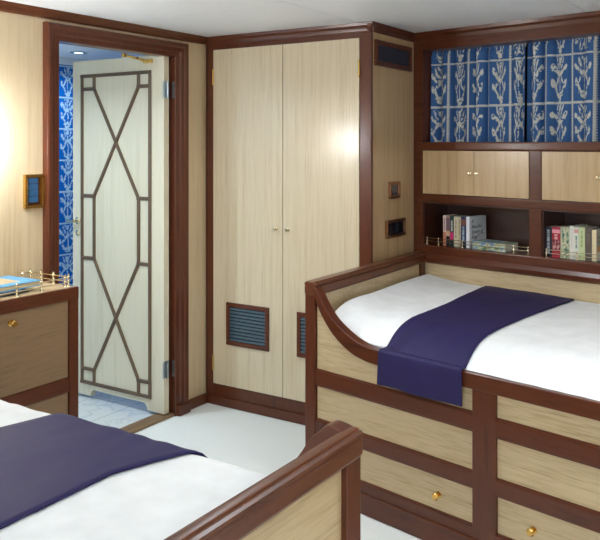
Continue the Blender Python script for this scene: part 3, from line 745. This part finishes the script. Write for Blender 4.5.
def runner(label, loc, rz, zs, left, right, t_end, z_hem, thick=0.006, fold=0.012):
    """left/right: functions of t -> s of the two edges; lies on the duvet and hangs over the rail"""
    ns = 30; prof = []
    m = 70
    for i in range(m + 1): prof.append(('t', t_end + (0.012 - t_end) * (i / m)))
    zr = None
    bm = bmesh.new(); g = []
    ext = [(0.003, 0.0035), (-0.0065, 0.0), (-0.0125, -0.007), (-0.0145, -0.016)]
    nh = 22
    for kind, t in prof:
        row = []
        for i in range(ns + 1):
            f = i / ns; s = left(t) + (right(t) - left(t)) * f
            wav = 0.0012 * noise.noise(Vector((s * 7, t * 4, 5)))
            row.append(bm.verts.new((s, t, zs(s, t) + 0.0035 + wav)))
        g.append(row)
    last = g[-1]
    for dt, dz in ext:
        row = []
        for i, v in enumerate(last): row.append(bm.verts.new((v.co.x, dt, 0.6765 + dz * 0.9 + (v.co.z - 0.682) * (0.3 if dz > 0 else 0))))
        g.append(row)
    z0 = g[-1][0].co.z
    base = g[-1]
    for h in range(1, nh + 1):
        f = h / nh; row = []
        for i, v in enumerate(base):
            row.append(bm.verts.new((v.co.x + 0.004 * f * sin(i * 0.7), -0.0145 - 0.004 * f - 0.003 * f * sin(i * 0.55 + 1), z0 + (z_hem - z0) * f + 0.002 * f * sin(i * 0.3))))
        g.append(row)
    for a, b_ in zip(g, g[1:]):
        for i in range(ns): bm.faces.new((a[i], a[i + 1], b_[i + 1], b_[i]))
    bmesh.ops.recalc_face_normals(bm, faces=bm.faces[:])
    up = sum(f.normal.z for f in bm.faces)
    if up < 0: bmesh.ops.reverse_faces(bm, faces=bm.faces[:])
    o = obj('bed_runner', bm, navy, None, True, (loc[0], loc[1], 0), rz)
    md = o.modifiers.new('cloth_thickness', 'SOLIDIFY'); md.thickness = thick; md.offset = 1.0
    return tag(o, label, 'bed runner')

# hull-side bed
BO = (1.108, -0.653); SK = -math.tan(AW)
bed('mahogany and veneer cabin bed with drawers, below the window', BO, -AW, 2.02, 1.13, SK, 0.0)
zs1 = duvet('white duvet on the bed below the window', BO, -AW, 2.0, 1.12, SK, 0.6712, 0.752, 0.26, 2.0)
lf = lambda t: 0.405 - 0.177 * t + (0.012 * sin(t * 3))
rt = lambda t: 0.784 - 0.093 * t - 0.02 * sin(min(t, 1) * pi)
runner('navy runner draped across the white bed below the window', BO, -AW, zs1, lf, rt, 1.10, 0.545)
# near bed
NO = (2.113, -2.038)
bed('mahogany footboard bed in the left foreground', NO, pi, 1.97, 1.08, 0.0, 0.03, 0.026, -0.006, 0.886, 0.008)
zs2 = duvet('white duvet on the bed in the left foreground', NO, pi, 1.93, 1.06, 0.0, 0.690, 0.763, 0.075, 9.0, 0.0)
runner('navy runner draped across the white foreground bed', NO, pi, zs2, lambda t: 0.395 + 0.075 * min(1, t / 0.25) - 0.012 * max(0, t - 0.3) - 0.03 * math.exp(-t / 0.04), lambda t: 0.848 + 0.068 * min(1, t / 0.22), 1.03, 0.56)

# ------------------------------------------------------------------ dresser (local x runs along the front to the right end, y towards the wall)
DX, DE, DT = 0.312, -1.212, 0.882
ds = thing('dresser', 'dark-framed dresser with brass gallery rail beside the bathroom door', 'dresser', (DX, DE, 0), pi / 2)
# local: x = world Y - DE, y = -(world X - DX)
LEN, DEP = 0.74, 0.305
bm = bmesh.new()
box(bm, -0.05, 0, 0, DEP, 0, DT - 0.002, 0.006)                          # right stile and end
box(bm, -LEN, -LEN + 0.05, 0, DEP, 0, DT - 0.002, 0.006)
box(bm, -LEN, 0.001, -0.001, 0.03, DT - 0.052, DT, 0.006); box(bm, -LEN + 0.01, -0.01, 0.002, 0.03, 0.445, 0.506, 0.006); box(bm, -LEN + 0.01, -0.01, 0.002, 0.03, 0.0, 0.09, 0.006)
box(bm, -LEN, 0, DEP - 0.02, DEP, 0.0, DT)
obj('frame', bm, mahogany_h, ds)
obj('top', Box(-LEN + 0.012, -0.012, 0.012, DEP - 0.012, DT - 0.02, DT + 0.001, 0.002), veneer_h, ds)
obj('carcass', Box(-LEN + 0.03, -0.03, 0.03, DEP - 0.01, 0.05, DT - 0.02), mah_dark, ds)
for z0, z1 in ((0.507, DT - 0.053), (0.091, 0.444)):
    d_ = obj('drawer', Box(-LEN + 0.051, -0.051, 0.008, 0.03, z0, z1, 0.003), veneer_dresser_shaded, ds)
    obj('knob', knob_bm((-0.335, 0.008, z1 - 0.040), (0, -1, 0), 0.013, 0.032), brass, d_)
g = obj('gallery_rail', bmesh.new(), brass_pale, ds)
bm = bmesh.new()
ya, yb, xa = 0.034, DEP - 0.018, -0.018
for zz in (0.018, 0.038):
    tube(bm, [(-LEN + 0.03, ya, DT + zz), (xa - 0.012, ya, DT + zz)], 0.0024, 6)
    tube(bm, [(xa, ya + 0.005, DT + zz), (xa, yb, DT + zz)], 0.0024, 6)
tube(bm, [(xa, yb, DT + 0.040), (-LEN + 0.03, yb, DT + 0.040)], 0.0020, 6)
bm.to_mesh(g.data); bm.free()
for x, y in ((-0.045, ya), (-0.165, ya), (-0.286, ya), (-0.41, ya), (-0.53, ya), (-0.66, ya), (xa, ya + 0.01), (xa, 0.140), (xa, 0.222), (xa - 0.004, yb), (-0.065, yb), (-0.19, yb), (-0.33, yb), (-0.5, yb)):
    obj('rail_post', lathe(bmesh.new(), [(0.0085, 0), (0.005, 0.005), (0.0036, 0.012), (0.0062, 0.018), (0.0036, 0.024), (0.0036, 0.032), (0.0066, 0.038), (0.003, 0.044), (0.005, 0.049), (0, 0.053)], Matrix.Translation((x, y, DT + 0.001)), 12), brass_pale, g)

# books on the dresser
def flat_book(label, x0, x1, y0, y1, z, th, rot, cover, extra=None, name='book'):
    r = thing(name, label, 'book', (DX, DE, 0), pi / 2, 'books lying on the dresser')
    c = Vector(((x0 + x1) / 2, (y0 + y1) / 2, 0)); R_ = Matrix.Translation(c) @ Matrix.Rotation(rot, 4, 'Z') @ Matrix.Translation(-c)
    bm = bmesh.new()
    box(bm, x0, x1, y0, y1, z, z + 0.003, 0.0008); box(bm, x0, x1, y0, y1, z + th - 0.003, z + th, 0.0008); box(bm, x0, x0 + 0.003, y0, y1, z, z + th, 0.0008)
    bmesh.ops.transform(bm, matrix=R_, verts=bm.verts[:]); obj('cover', bm, cover, r)
    bm = Box(x0 + 0.003, x1 - 0.004, y0 + 0.004, y1 - 0.004, z + 0.003, z + th - 0.003); bmesh.ops.transform(bm, matrix=R_, verts=bm.verts[:]); obj('pages', bm, cmat((206, 188, 156)), r)
    for a, b_, cc, d2, m in extra or ():
        bm = Box(a, b_, cc, d2, z + th - 0.0005, z + th + 0.0006); bmesh.ops.transform(bm, matrix=R_, verts=bm.verts[:]); obj('cover_panel', bm, m, r)
    return r
sky = cmat((92, 168, 214)); sand = noise_mat('sand_print', [(0.35, (206, 180, 138)), (0.65, (230, 212, 178))], (20, 20, 20), 0.4, 0.2)
deep = cmat((24, 46, 96)); pic = noise_mat('dark_print', [(0.4, (22, 32, 58)), (0.55, (70, 96, 150)), (0.65, (214, 214, 208))], (26, 26, 10), 0.35, 0.2)
Z = DT + 0.0015
flat_book('dark blue magazine at the bottom of the stack on the dresser', -0.62, -0.205, 0.055, 0.265, Z, 0.009, 0.10, deep)
flat_book('picture magazine between the blue book and the bottom magazine', -0.60, -0.230, 0.060, 0.262, Z + 0.0098, 0.009, -0.05, pic)
flat_book('large pale blue and sand coloured book on top of the dresser stack', -0.60, -0.150, 0.056, 0.262, Z + 0.0196, 0.022, 0.02, sky,
          [(-0.595, -0.215, 0.100, 0.245, sand)])
